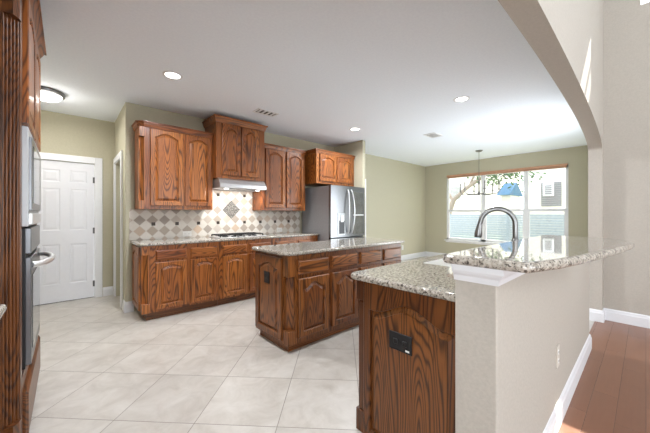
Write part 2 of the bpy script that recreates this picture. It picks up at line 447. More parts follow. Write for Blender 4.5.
# hall: door wall and side wall with a cased doorway
m = MB(); m.box(-0.9, -0.355, 5.65, 5.77, 0, HC); m.box(-0.355, 0.32, 5.65, 5.77, 2.05, HC); m.box(0.32, 0.69, 5.65, 5.77, 0, HC)
struct('wall_hall', m, W_KIT)
m = MB(); m.box(0.57, 0.69, 5.52, 5.65, 0, HC); m.box(0.57, 0.69, 4.84, 5.52, 2.06, HC); m.box(0.57, 0.69, 4.64, 4.84, 0, HC)
struct('wall_hall_side', m, W_KIT)
struct('wall_left', box(-0.9, -0.8, 0.47, 5.65, 0, HC), W_KIT)
# breakfast wall with the triple window opening
WY0, WY1, WZ0, WZ1 = 1.136, 3.86, 0.55, 2.40
m = MB(); m.box(8.2, 8.34, 0.40, WY0, 0, HC); m.box(8.2, 8.34, WY1, 4.64, 0, HC); m.box(8.2, 8.34, WY0, WY1, 0, WZ0); m.box(8.2, 8.34, WY0, WY1, WZ1, HC)
struct('wall_breakfast', m, W_KIT)
m = MB().box(4.95, 5.05, 0.345, 0.47, 0, HC).box(6.35, 8.2, 0.345, 0.47, 0, HC).box(5.05, 6.35, 0.345, 0.47, 2.2, HC)
struct('wall_breakfast_right', m, W_KIT)
m = MB()  # unseen patio door, added so fill light reaches kitchen and nook
for xx in (5.07, 5.7, 6.33): m.box(xx-0.04, xx+0.04, 0.37, 0.42, 0, 2.2)
m.box(5.05, 6.35, 0.37, 0.42, 2.14, 2.2).box(5.05, 6.35, 0.37, 0.42, 0, 0.12); struct('added_patio_door', m, TRIM)
# arched wall between kitchen and living room
AX0, AX1, ZS, RISE = -0.32, 4.72, 2.05, 0.255
poly = [(-3.1, 0), (AX0, 0), (AX0, ZS)]
for k in range(1, 48):
    q = PI*(1-k/48); poly.append(((AX0+AX1)/2+math.cos(q)*(AX1-AX0)/2, ZS+RISE*math.sin(q)))
poly += [(AX1, ZS), (AX1, 0), (4.95, 0), (4.95, HL), (-3.1, HL)]
def extrude_y(poly, y0, y1):
    m = MB(); bm = m.bm
    a = [bm.verts.new((x, y0, z)) for x, z in poly]; b = [bm.verts.new((x, y1, z)) for x, z in poly]; n = len(poly)
    for i in range(n): bm.faces.new((a[i], a[(i+1) % n], b[(i+1) % n], b[i]))
    for L in (a, b): bmesh.ops.triangle_fill(bm, edges=[bm.edges.get((L[i], L[(i+1) % n])) for i in range(n)], use_beauty=True)
    return m
struct('wall_arch', extrude_y(poly, 0.345, 0.47), W_LIV)
# right wall of the living room with a narrowed high window and a small opening added for the sun patch
HW = (-0.19, 0.04, 3.66, 4.29); LW = (-0.63, -0.305, 2.61, 2.99)
m = MB(); X0, X1 = 4.87, 5.0
m.box(X0, X1, 0.04, 0.345, 0, HL); m.box(X0, X1, HW[0], HW[1], 0, HW[2]); m.box(X0, X1, HW[0], HW[1], HW[3], HL)
m.box(X0, X1, LW[1], HW[0], 0, HL); m.box(X0, X1, LW[0], LW[1], 0, LW[2]); m.box(X0, X1, LW[0], LW[1], LW[3], HL); m.box(X0, X1, -4.1, LW[0], 0, HL)
struct('wall_right', m, W_LIV)
m = MB().box(-3.1, -3.0, -4.1, -3.2, 0, HL).box(-3.1, -3.0, -0.2, 0.345, 0, HL).box(-3.1, -3.0, -3.2, -0.2, 0, 0.5).box(-3.1, -3.0, -3.2, -0.2, 2.5, HL)
struct('wall_living_left', m, W_LIV)
m = MB()  # unseen left window, added to go with its fill lamp
for k in range(4): m.box(-3.08, -3.02, -3.2+k-0.03, -3.2+k+0.03, 0.5, 2.5)
for zz in (0.525, 1.5, 2.475): m.box(-3.08, -3.02, -3.2, -0.2, zz-0.025, zz+0.025)
struct('added_window_left', m, TRIM)
m = MB()
m.box(-3.1, -0.6, -4.1, -4.0, 0, HL); m.box(3.8, 5.0, -4.1, -4.0, 0, HL); m.box(-0.6, 3.8, -4.1, -4.0, 0, 0.6); m.box(-0.6, 3.8, -4.1, -4.0, 2.5, 3.1); m.box(-0.6, 3.8, -4.1, -4.0, 4.6, HL)
struct('wall_living_rear', m, W_LIV)
for nm, za, zb in (('added_window_rear_low', 0.6, 2.5), ('added_window_rear_high', 3.1, 4.6)):  # unseen rear windows, added to frame the fill lamps
    m = MB()
    for k in range(4): xx = -0.6+k*4.4/3; m.box(xx-0.03, xx+0.03, -4.08, -4.02, za, zb)
    for zz in (za, zb, (za+zb)/2): m.box(-0.6, 3.8, -4.08, -4.02, zz-0.025, zz+0.025)
    struct(nm, m, TRIM)
m = MB(); m.box(4.9, 4.94, HW[0], HW[1], 3.93, 3.965)
for a_, b_ in ((HW[2], HW[2]+0.02), (HW[3]-0.01, HW[3])): m.box(4.9, 4.94, HW[0], HW[1], a_, b_)
w2 = struct('window_2', m, TRIM)
m = MB()  # unseen opening, sized to throw the sun patch by the half wall
for a_, b_ in ((LW[2], LW[2]+0.015), (LW[3]-0.015, LW[3])): m.box(4.9, 4.94, LW[0], LW[1], a_, b_)
struct('added_sun_opening', m, TRIM)

# half wall carrying the bar, its white cap moulding
struct('wall_half', box(1.158, 3.71, 0.36, 0.512, 0, 1.045, bev=0.006, seg=2), W_LIV)
capp = [(0.0, 1.02), (0.006, 1.02), (0.009, 1.032), (0.011, 1.042), (0.022, 1.054), (0.026, 1.062), (0.030, 1.064), (0.030, 1.085), (0.0, 1.085)]
m = MB().sweep([(1.158, 0.512), (1.158, 0.36), (2.62, 0.36)], capp); m.box(1.16, 2.62, 0.362, 0.51, 1.045, 1.085)
struct('trim_2', m, TRIM)
# baseboards (outward is to the right of travel)
def baseboard(name, path, flip=False):
    struct(name, MB().sweep(path, [((-o if flip else o), z) for o, z in BASEP]), TRIM)
baseboard('baseboard_half_wall', [(3.71, 0.512), (3.71, 0.36), (1.158, 0.36), (1.158, 0.512)], True)
baseboard('baseboard_right', [(4.87, 0.345), (4.87, -4.0)])
baseboard('baseboard_arch', [(4.72, 0.47), (4.72, 0.345), (4.87, 0.345)])
baseboard('baseboard_breakfast_back', [(4.42, 4.52), (8.2, 4.52)])
baseboard('baseboard_breakfast', [(8.2, 4.52), (8.2, 0.47)])
baseboard('baseboard_fridge_end', [(4.335, 3.72), (4.42, 3.72), (4.42, 4.5)])
baseboard('baseboard_back', [(0.57, 4.67), (0.57, 4.52), (0.66, 4.52)])
baseboard('baseboard_hall', [(0.42, 5.65), (0.57, 5.65)])

# ------------------------------------------------------------------ six-panel door and casings
def six_panel(W, H):
    m = MB(); t = 0.035
    def ring(x0, x1, z0, z1):
        return lambda i, y: [(x0+i, y, z0+i), (x1-i, y, z0+i), (x1-i, y, z1-i), (x0+i, y, z1-i)]
    m.box(0, W, 0.004, t, 0, H)
    s = W*0.125; mid = W*0.155; pw = (W-2*s-mid)/2
    rows = [(0.25, 0.83), (1.03, 1.64), (1.73, 1.91)]
    cols = [(s, s+pw), (s+pw+mid, W-s)]
    xs = sorted([0, W]+[q for c in cols for q in c]); zs = sorted([0, H]+[q for r in rows for q in r])
    for i in range(len(xs)-1):
        for j in range(len(zs)-1):
            hole = (xs[i], xs[i+1]) in cols and (zs[j], zs[j+1]) in rows
            if not hole: m.box(xs[i], xs[i+1], -0.002, 0.006, zs[j], zs[j+1])
            else:
                r = ring(xs[i], xs[i+1], zs[j], zs[j+1])
                m.loops([r(0, -0.002), r(0.012, 0.0035), r(0.020, 0.0035), r(0.045, -0.001)], True, False, True)
    return m
DX0, DX1 = -0.345, 0.312
m = six_panel(DX1-DX0, 2.03); m.xform(facing('-y', DX0, 5.66, 0.015)); d1 = struct('door_1', m, DOORW)
OFF[d1.name] = Vector((0, 0, 0))
for z in (0.22, 1.03, 1.80):
    h = MB(); h.tube([(0.316, 5.650, z-0.045), (0.316, 5.650, z+0.045)], 0.007, 8); h.box(0.298, 0.312, 5.653, 5.66, z-0.045, z+0.045)
    h.build('hinge', BRONZE, d1)
struct('trim_9', box(DX0, DX1, 5.70, 5.76, 0.0, 0.014), BLACK)
def casing(name, pts):  # boxes list
    m = MB()
    for b in pts: m.box(*b, bev=0.004)
    struct(name, m, TRIM)
casing('trim_3', [(0.322, 0.415, 5.628, 5.652, 0, 2.145), (-0.45, -0.355, 5.628, 5.652, 0, 2.145), (-0.355, 0.322, 5.628, 5.652, 2.05, 2.145), (0.316, 0.322, 5.652, 5.75, 0, 2.05)])
casing('trim_4', [(0.548, 0.572, 5.515, 5.61, 0, 2.15), (0.548, 0.572, 4.75, 4.845, 0, 2.15), (0.548, 0.572, 4.845, 5.515, 2.06, 2.15)])
m = six_panel(0.67, 2.045); m.xform(facing('-x', 0.63, 5.515, 0.01)); struct('door_2', m, DOORW)

# ------------------------------------------------------------------ triple window
m = MB()
wx0, wx1 = 8.215, 8.27
for a_, b_ in ((WY0, WY0+0.05), (WY1-0.05, WY1), (2.83, 2.93), (1.88, 1.97)): m.box(wx0, wx1, a_, b_, WZ0, WZ1)
m.box(wx0, wx1, WY0, WY1, WZ0, WZ0+0.055); m.box(wx0, wx1, WY0, WY1, WZ1-0.09, WZ1)
win = struct('window_1', m, TRIM)
for a_, b_ in ((WY0+0.05, 1.88), (1.97, 2.83), (2.93, WY1-0.05)):
    q = MB(); q.box(8.222, 8.262, a_, b_, 1.345, 1.405)
    q.box(8.224, 8.25, a_, a_+0.025, WZ0+0.055, 1.345); q.box(8.224, 8.25, b_-0.025, b_, WZ0+0.055, 1.345)
    sash = q.build('sash', TRIM, win)
    box(8.239, 8.244, a_, b_, WZ0+0.055, WZ1-0.09).build('pane', GLASS, sash)
struct('trim_5', MB().box(8.13, 8.215, WY0-0.05, WY1+0.05, WZ0-0.03, WZ0, bev=0.004).box(8.18, 8.2, WY0-0.02, WY1+0.02, WZ0-0.075, WZ0-0.03), TRIM)
BLIND = plain('chestnut_wood_blind', lin(196, 148, 120), 0.5, nscale=30, namt=0.1)
bl = thing('window_blind', 'brown wooden blind fully raised along the top of the triple window', 'blind', (8.19, 2.5, 2.33))
box(8.176, 8.213, WY0+0.01, WY1-0.01, 2.355, 2.398, bev=0.003).build('valance', BLIND, bl)
mm = MB()
for k in range(4): mm.box(8.182, 8.211, WY0+0.03, WY1-0.03, 2.315+k*0.010, 2.322+k*0.010)
mm.build('slat_stack', BLIND, bl)

# ================================================================== BACK-WALL BASE CABINETS
YF, YB, ZT = 3.96, 4.515, 0.90
def base_cab(x0, x1, label, units, left_end=False, right_end=False):
    t = thing('base_cabinet', label, 'cabinet', (x0, YB, 0), 'base cabinets along the back wall')
    wpost = 0.08 if left_end else 0
    m = MB()
    if left_end: m.prism([(x0, YB), (x0, YF+wpost), (x0+wpost, YF+wpost), (x0+wpost, YF), (x1, YF), (x1, YB)], 0.095, ZT)
    else: m.box(x0, x1, YF, YB, 0.095, ZT)
    m.build('body', OAK, t)
    box(x0+(0.05 if left_end else 0), x1, YF+0.055, YB, 0.0, 0.095).build('toe_kick', DOAKX, t)
    if left_end:
        corner_post(t, x0, YF, 1, 1, 0.095, ZT, OAK, w=wpost, tb=0.11, bb=0.11)
        panel_door(t, 'end_panel', facing('-x', x0, YB-0.015, 0.115), 0.44, 0.765, OAK, side=0.05, rise=0.045, t=0.020)
    for (a, b) in units:
        drawer_front(t, facing('-y', a, YF, 0.716), b-a, 0.125, OAKX)
        panel_door(t, 'door', facing('-y', a, YF, 0.125), b-a, 0.568, OAK, side=0.052, top=0.045, rise=0.035)
    return t
base_cab(0.66, 1.573, 'oak base cabinet at the hall end of the back wall run with clipped fluted corner', [(0.80, 1.15), (1.20, 1.545)], True)
base_cab(1.577, 2.438, 'oak base cabinet directly under the gas cooktop on the back wall', [(1.625, 1.985), (2.035, 2.40)])
base_cab(2.442, 3.37, 'oak base cabinet beside the refrigerator partly hidden behind the island', [(2.485, 2.87), (2.93, 3.325)])
ct = slab(round_poly([(0.62, 4.515), (0.62, 3.93), (3.385, 3.93), (3.385, 4.515)], [0, 0.09, 0.01, 0]), 0.90, 0.935)
tag(ct.build('countertop', GRAN, None, smooth='slab'), 'long speckled granite countertop on the back wall base cabinets under the tiled backsplash', 'countertop')

# backsplash
bs = thing('backsplash', 'diamond stone tile backsplash with dark accent squares between counter and upper cabinets', 'backsplash', (2.0, 4.515, 0.935))
m = MB().box(0.61, 3.38, 4.506, 4.519, 0.936, 1.344); m.box(1.580, 2.372, 4.506, 4.519, 1.345, 1.80)
m.build('tile_field', SPLASH, bs)
qd = 0.148
m = MB().prism([(1.995-qd, 1.353), (1.995, 1.353-qd), (1.995+qd, 1.353), (1.995, 1.353+qd)], 4.498, 4.508, 'y'); m.build('mosaic_inset', MOSAIC, bs)
for x, z in [(0.885, 1.146), (1.183, 1.146), (1.481, 1.146), (1.779, 1.146), (2.226, 1.146), (2.524, 1.146), (2.822, 1.146), (3.12, 1.146), (1.779, 1.587), (2.226, 1.587)]:
    box(x-0.023, x+0.023, 4.501, 4.508, z-0.023, z+0.023, bev=0.002).build('accent_tile', plain('bronze_accent_tile', lin(66, 56, 50), 0.35, 0.3, nscale=60) if 'bronze_accent_tile' not in bpy.data.materials else bpy.data.materials['bronze_accent_tile'], bs)

def outlet(name, label, d, x, y, z, w, h, pm, rm, group=None, duplex='h', cat='outlet'):
    t = thing(name, label, cat, (x, y, z), group)
    M = facing(d, x, y, z)
    box(-w/2, w/2, -0.006, 0, -h/2, h/2, bev=0.002).xform(M).build('plate', pm, t)
    for s_ in (-1, 1):
        ox, oz = (s_*w*0.2, 0) if duplex == 'h' else (0, s_*h*0.2)
        r = MB().box(ox-0.014, ox+0.014, -0.0085, -0.004, oz-0.014, oz+0.014, bev=0.003); r.xform(M)
        ro = r.build('receptacle', rm, t)
        sl = MB()
        for q in (-0.005, 0.005): sl.box(ox+q-0.0012, ox+q+0.0012, -0.0092, -0.008, oz-0.005, oz+0.005)
        sl.xform(M).build('slot', SHADOWGAP, ro)
    return t
outlet('wall_outlet', 'white outlet plate on the tiled backsplash left of the cooktop', '-y', 1.318, 4.506, 0.992, 0.125, 0.08, WPLAS, WPLAS)
outlet('wall_outlet', 'white outlet plate on the tiled backsplash near the refrigerator', '-y', 2.914, 4.506, 0.992, 0.12, 0.08, WPLAS, WPLAS)

# ================================================================== UPPER CABINETS
def upper_cab(x0, x1, yf, z0, ztop, doors, label, left_post=False, crown_left=True, crown_right=True, rise=0.05, o=0.036, h=0.07):
    t = thing('upper_cabinet', label, 'cabinet', (x0, YB, z0), 'upper cabinets on the back wall')
    zc = ztop-h; wp = 0.065
    m = MB()
    if left_post: m.prism([(x0, YB), (x0, yf+wp), (x0+wp, yf+wp), (x0+wp, yf), (x1, yf), (x1, YB)], z0, ztop-0.01)
    else: m.box(x0, x1, yf, YB, z0, ztop-0.01)
    m.build('body', OAK, t)
    if left_post: corner_post(t, x0, yf, 1, 1, z0, zc, OAK, w=wp, tb=0.12, bb=0.11)
    W = []
    cl = 0.055
    if crown_left: W += [(x0, YB), (x0, yf+cl if left_post else yf)]
    if crown_left and left_post: W += [(x0+cl, yf)]
    if not crown_left: W += [(x0, yf)]
    W += [(x1, yf)]
    if crown_right: W += [(x1, YB)]
    MB().sweep(W, crown_prof(ztop, h, o)).build('crown_molding', OAKX, t)
    zb, zt_ = z0+0.045, zc-0.012
    for a, b in doors:
        panel_door(t, 'door', facing('-y', a, yf, zb), b-a, zt_-zb, OAK, side=0.055, top=0.05, rise=rise, bot=0.06)
    return t
upper_cab(0.67, 1.573, 4.19, 1.345, 2.445, [(0.785, 1.165), (1.195, 1.55)], 'oak upper cabinet at the hall end with two arched doors and a clipped corner', True, True, False)
upper_cab(1.577, 2.345, 4.06, 1.80, 2.68, [(1.655, 1.935), (1.955, 2.235)], 'tall raised oak cabinet over the range hood reaching nearly to the ceiling', False, True, True, rise=0.07, o=0.042, h=0.085)
upper_cab(2.375, 3.27, 4.19, 1.345, 2.445, [(2.435, 2.815), (2.85, 3.22)], 'oak upper cabinet right of the range hood with two arched doors', False, False, False)
upper_cab(3.335, 4.33, 3.95, 1.84, 2.455, [(3.405, 3.815), (3.845, 4.265)], 'short deep oak cabinet above the stainless refrigerator', False, True, False, rise=0.045)

# range hood
hd = thing('range_hood', 'slim stainless range hood under the tall raised oak cabinet', 'hood', (1.97, YB, 1.66))
m = MB().prism([(4.505, 1.655), (3.985, 1.655), (3.975, 1.665), (3.985, 1.715), (4.03, 1.775), (4.06, 1.797), (4.505, 1.797)], 1.60, 2.335, 'x'); m.build('canopy', STEELB, hd)
box(1.66, 2.275, 4.03, 4.46, 1.650, 1.656).build('filter_panel', DKSTEEL, hd)
for x in (1.72, 2.22):
    MB().lathe([(0.0, 0), (0.03, 0), (0.032, 0.006), (0.0, 0.008)], (x, 4.05, 1.643), 20).build('hood_lamp', LENS, hd)
    area('hood_light', (x, 4.10, 1.635), (0, 0.35, -1), 0.06, 0.06, 2.2, (1, 0.98, 0.95), 'DISK')

# cooktop
ck = thing('gas_cooktop', 'stainless gas cooktop with black grates set in the back counter', 'cooktop', (1.98, 4.2, 0.935))
m = MB().box(1.60, 2.36, 3.985, 4.43, 0.9355, 0.946, bev=0.004); m.build('tray', STEELB, ck)
for gx in (1.745, 1.98, 2.215):
    g = MB(); a, b = gx-0.108, gx+0.108
    for y in (4.07, 4.23, 4.39): g.box(a, b, y-0.006, y+0.006, 0.968, 0.980)
    for x in (a, gx, b): g.box(x-0.006, x+0.006, 4.07, 4.39, 0.968, 0.980)
    for x in (a, b):
        for y in (4.07, 4.39): g.box(x-0.007, x+0.007, y-0.007, y+0.007, 0.944, 0.970)
    g.build('grate', BLACK, ck)
    for y in (4.15, 4.31):
        MB().lathe([(0.0, 0), (0.045, 0), (0.045, 0.008), (0.032, 0.012), (0.030, 0.018), (0.0, 0.02)], (gx, y, 0.944), 20).build('burner', BLACK, ck)
for k in range(5):
    MB().lathe([(0.0, 0), (0.019, 0), (0.016, 0.022), (0.0, 0.024)], (1.80+k*0.09, 4.022, 0.944), 16).build('knob', NICKEL, ck)

# ================================================================== REFRIGERATOR
fr = thing('refrigerator', 'stainless french door refrigerator with ice dispenser under a short oak cabinet', 'refrigerator', (3.86, 4.1, 0))
fx0, fx1, fy, fzt = 3.415, 4.315, 3.64, 1.79
box(fx0+0.004, fx1-0.004, 3.715, 4.48, 0.05, fzt-0.012, bev=0.006).build('body', DKSTEEL, fr)
box(fx0+0.03, fx1-0.03, 3.74, 4.45, 0.0, 0.05).build('base_grille', BLACK, fr)
def fdoor(name, x0, x1, z0, z1):
    xm, n = (x0+x1)/2, 10
    pts = [(x0, 3.71)]+[(x0+(x1-x0)*k/n, fy+0.014*(abs((x0+(x1-x0)*k/n)-(fx0+fx1)/2)/0.45)**2) for k in range(n+1)]+[(x1, 3.71)]
    return MB().prism(pts, z0, z1).build(name, STEELF, fr, smooth=True)
fm = (fx0+fx1)/2
ld = fdoor('door', fx0, fm-0.003, 0.87, fzt); rd = fdoor('door', fm+0.003, fx1, 0.87, fzt)
fd1 = fdoor('freezer_drawer', fx0, fx1, 0.46, 0.845); fd2 = fdoor('freezer_drawer', fx0, fx1, 0.07, 0.45)
box(fx0+0.01, fx1-0.01, 3.69, 3.72, 0.84, 0.88).build('seam_gasket', BLACK, fr)
# dispenser on the left door
m = MB().box(3.575, 3.755, fy-0.004, fy+0.02, 0.90, 1.30, bev=0.004); dp = m.build('dispenser', plain('silver_dispenser_panel', lin(176, 178, 181), 0.3, 0.8, nscale=30), ld)
box(3.60, 3.735, fy-0.0065, fy+0.0, 0.93, 1.165).build('dispenser_recess', plain('dispenser_well', lin(70, 71, 74), 0.35, 0.5, nscale=30), ld)
box(3.635, 3.70, fy-0.02, fy-0.004, 1.14, 1.255, bev=0.004).build('dispenser_chute', STEELB, ld)
# glass panel on the right door
m = MB(); m.box(3.965, 4.265, fy-0.004, fy+0.012, 0.91, 1.70, bev=0.003); gpn = m.build('glass_panel', plain('smoked_mirror_glass', lin(150, 152, 154), 0.08, 0.75, nscale=12, namt=0.12), rd)
box(3.965, 4.265, fy-0.006, fy-0.003, 1.255, 1.275).build('panel_rail', STEELB, rd)
for s_, dd in ((-1, ld), (1, rd)):
    xh = fm+s_*0.035; P_ = []
    for k in range(17):
        q = k/16; b = math.sin(PI*q)**0.5
        P_.append((xh+s_*0.03*(1-b)*0.4 + s_*0.035*math.sin(PI*q), fy-0.006-0.065*b, 0.93+0.80*q))
    MB().tube(P_, 0.013, 10).build('handle', STEELB, dd)
for z, dd in ((0.78, fd1), (0.385, fd2)):
    P_ = [(fx0+0.06+(fx1-fx0-0.12)*k/16, fy-0.004-0.06*math.sin(PI*k/16)**0.5, z) for k in range(17)]
    MB().tube(P_, 0.012, 10).build('handle', STEELB, dd)

OGEE = True
# ================================================================== ISLAND
IX0, IX1, IYF, IYB = 1.50, 3.30, 2.17, 2.775
il = thing('kitchen_island', 'free standing oak island with granite top in the middle of the tiled floor', 'island', ((IX0+IX1)/2, (IYF+IYB)/2, 0))
wp = 0.09
MB().prism([(IX0, IYB), (IX0, IYF+wp), (IX0+wp, IYF+wp), (IX0+wp, IYF), (IX1, IYF), (IX1, IYB)], 0.075, ZT).build('body', MOAK, il)
box(IX0+0.035, IX1-0.03, IYF+0.05, IYB-0.03, 0, 0.075).build('toe_kick', MOAKX, il)
corner_post(il, IX0, IYF, 1, 1, 0.075, ZT, MOAK, w=wp, tb=0.2, bb=0.13)
panel_door(il, 'end_panel', facing('-x', IX0, IYB-0.02, 0.10), IYB-IYF-0.11, 0.77, MOAK, side=0.07, bot=0.06, top=0.06, rise=0.05, t=0.020)
for a, b in ((1.605, 1.985), (2.035, 2.425), (2.475, 2.855), (2.91, 3.275)):
    drawer_front(il, facing('-y', a, IYF, 0.712), b-a, 0.135, MOAKX)
    panel_door(il, 'door', facing('-y', a, IYF, 0.125), b-a, 0.55, MOAK, side=0.058, top=0.045, rise=0.06)
for a, b in ((3.275, 2.91), (2.855, 2.475), (2.425, 2.035), (1.985, 1.605)):
    drawer_front(il, facing('+y', a, IYB, 0.712), a-b, 0.135, MOAKX)
    panel_door(il, 'door', facing('+y', a, IYB, 0.125), a-b, 0.55, MOAK, side=0.058, top=0.045, rise=0.06)
slab(round_poly([(1.455, 2.135), (3.345, 2.135), (3.345, 2.815), (1.455, 2.815)], [0.09, 0.02, 0.02, 0.05]), 0.90, 0.935).build('granite_top', GRAN, il, smooth='slab')
outlet('island_outlet', 'black outlet plate on the end panel of the free standing island', '-x', 1.4812, 2.515, 0.655, 0.105, 0.115, BLACK, BLACK, duplex='h')

# ================================================================== PENINSULA
PX0, PX1, PYF, PYB = 1.29, 3.35, 1.15, 0.515
pn = thing('peninsula_cabinet', 'shaded oak sink peninsula cabinet with arched end panel in the foreground', 'cabinet', (PX0, 0.85, 0))
wp = 0.06
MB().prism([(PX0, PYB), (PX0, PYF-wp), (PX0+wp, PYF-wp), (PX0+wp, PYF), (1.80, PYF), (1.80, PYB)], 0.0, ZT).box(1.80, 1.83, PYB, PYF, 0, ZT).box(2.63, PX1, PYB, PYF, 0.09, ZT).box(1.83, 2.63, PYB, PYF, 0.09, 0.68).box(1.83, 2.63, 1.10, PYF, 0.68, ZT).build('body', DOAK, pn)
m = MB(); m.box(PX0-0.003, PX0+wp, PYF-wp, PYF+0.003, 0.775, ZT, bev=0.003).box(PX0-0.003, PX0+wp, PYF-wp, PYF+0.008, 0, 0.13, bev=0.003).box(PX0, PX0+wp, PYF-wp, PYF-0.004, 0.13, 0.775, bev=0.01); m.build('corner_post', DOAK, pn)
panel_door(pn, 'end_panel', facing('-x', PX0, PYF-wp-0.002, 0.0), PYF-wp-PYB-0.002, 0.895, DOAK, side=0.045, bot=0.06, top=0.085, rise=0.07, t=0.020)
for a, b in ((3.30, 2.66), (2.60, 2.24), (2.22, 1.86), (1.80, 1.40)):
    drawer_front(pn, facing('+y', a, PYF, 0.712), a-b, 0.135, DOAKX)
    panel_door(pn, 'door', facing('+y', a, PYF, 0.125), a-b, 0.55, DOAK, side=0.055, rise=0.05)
SK = round_poly([(1.875, 0.66), (2.60, 0.66), (2.60, 1.075), (1.875, 1.075)], 0.03, 4)
slab(round_poly([(1.235, 0.515), (3.38, 0.515), (3.38, 1.175), (1.235, 1.185)], [0, 0.02, 0.02, 0.06]), 0.90, 0.935, hole=SK).build('granite_top', GRAN, pn, smooth='slab')
bo = outlet('peninsula_outlet', 'black outlet plate on the arched end panel of the sink peninsula', '-x', 1.2712, 0.838, 0.625, 0.135, 0.092, BLACK, BLACK, duplex='h')
box(0.032, 0.054, -0.0072, -0.0055, -0.036, -0.027).xform(facing('-x', 1.2712, 0.838, 0.625)).build('tag', WPLAS, bo)
sk = thing('kitchen_sink', 'pale white sink set in the lower counter behind the raised bar', 'sink', (2.24, 0.87, 0.72))
m = MB(); a = round_poly([(1.878, 0.663), (2.597, 0.663), (2.597, 1.072), (1.878, 1.072)], 0.03, 4); b = round_poly([(1.90, 0.69), (2.575, 0.69), (2.575, 1.05), (1.90, 1.05)], 0.05, 4)
b2 = round_poly([(1.885, 0.67), (2.59, 0.67), (2.59, 1.065), (1.885, 1.065)], 0.03, 4)
m.loops([[(x, y, 0.93) for x, y in a], [(x, y, 0.93) for x, y in b2], [(x, y, 0.73) for x, y in b], [(x, y, 0.715) for x, y in b], [(x, y, 0.9) for x, y in a]], True, False, False)
bm = m.bm; bm.verts.ensure_lookup_table(); nb = len(b); bm.faces.new([bm.verts[2*nb+i] for i in range(nb)])
m.build('basin', WPLAS, sk, smooth=False)
MB().lathe([(0.0, 0), (0.04, 0), (0.042, 0.004), (0.0, 0.005)], (2.24, 0.87, 0.731), 20).build('drain', NICKEL, sk)

# faucet
fc = thing('faucet', 'tall brushed nickel gooseneck faucet standing behind the raised bar', 'faucet', (2.37, 0.62, 0.935))
MB().lathe([(0.0, 0), (0.033, 0), (0.034, 0.006), (0.027, 0.016), (0.024, 0.05), (0.023, 0.09), (0.026, 0.13), (0.024, 0.16), (0.016, 0.175), (0.0, 0.176)], (2.37, 0.62, 0.935), 24).build('base', NICKEL, fc)
bx, by = 2.37, 0.62; tx, ty = 2.30, 0.825; dv = Vector((tx-bx, ty-by)); R_ = dv.length/2; dv.normalize()
P_ = [(bx, by, 1.10), (bx, by, 1.16), (bx, by, 1.21)]
for k in range(1, 17):
    q = PI*(1-k/17*0.93); P_.append((bx+dv.x*(R_+R_*math.cos(q)), by+dv.y*(R_+R_*math.cos(q)), 1.21+R_*math.sin(q)))
P_.append((tx+dv.x*0.005, ty+dv.y*0.005, 1.205))
MB().tube(P_, 0.0165, 14).build('gooseneck', NICKEL, fc)
h = P_[-1]
MB().tube([h, (h[0]+dv.x*0.006, h[1]+dv.y*0.006, 1.17), (h[0]+dv.x*0.01, h[1]+dv.y*0.01, 1.13), (h[0]+dv.x*0.012, h[1]+dv.y*0.012, 1.108)], [0.0175, 0.021, 0.027, 0.025], 14).build('spray_head', NICKEL, fc)
MB().tube([(bx, by-0.02, 1.03), (bx+0.03, by-0.045, 1.05), (bx+0.075, by-0.055, 1.075)], [0.009, 0.008, 0.006], 10).build('lever', NICKEL, fc)

# raised bar
bp = [(1.11, 0.548), (1.11, 0.25), (1.30, 0.192), (1.52, 0.148), (1.84, 0.098), (2.10, 0.063), (2.26, 0.047), (2.38, 0.041), (2.46, 0.056), (2.55, 0.088), (2.63, 0.14), (2.69, 0.22), (2.73, 0.33), (2.75, 0.45), (2.755, 0.535)]
bar = slab(round_poly(bp, [0.025, 0.03]+[0.05]*11+[0.02, 0.02], 3), 1.085, 1.122, r=0.0175)
tag(bar.build('bar_top', GRAN, None, smooth='slab'), 'raised curved granite bar top capping the half wall in the foreground', 'countertop')
outlet('wall_outlet', 'small outlet plate low on the living side of the half wall', '-y', 2.215, 0.36, 0.42, 0.075, 0.13, plain('greige_plate', lin(206, 199, 189), 0.5, nscale=20), WPLAS, duplex='v')
outlet('wall_outlet', 'white outlet plate on the breakfast nook back wall above the baseboard', '-y', 6.95, 4.52, 0.35, 0.08, 0.13, WPLAS, WPLAS, duplex='v')
outlet('wall_outlet', 'white plate on the living room right wall at the edge of the frame', '-x', 4.87, -0.064, 0.63, 0.07, 0.11, WPLAS, WPLAS, duplex='v')

OGEE = False
# ================================================================== OVEN TOWER (left)
TX, TE, TN = -0.17, 3.12, 2.01
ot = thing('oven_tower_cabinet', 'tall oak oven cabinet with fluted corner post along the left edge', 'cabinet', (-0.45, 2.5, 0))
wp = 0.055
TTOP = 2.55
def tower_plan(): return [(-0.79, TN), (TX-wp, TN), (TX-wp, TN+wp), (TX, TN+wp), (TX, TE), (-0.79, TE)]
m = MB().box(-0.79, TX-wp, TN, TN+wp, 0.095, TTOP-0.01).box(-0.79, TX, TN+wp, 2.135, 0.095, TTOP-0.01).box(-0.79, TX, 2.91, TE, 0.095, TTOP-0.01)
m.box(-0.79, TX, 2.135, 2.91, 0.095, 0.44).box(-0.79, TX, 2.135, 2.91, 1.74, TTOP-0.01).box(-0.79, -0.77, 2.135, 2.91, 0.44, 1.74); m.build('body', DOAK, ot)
box(-0.79, TX-0.05, TN+0.05, TE, 0, 0.095).build('toe_kick', DOAKY, ot)
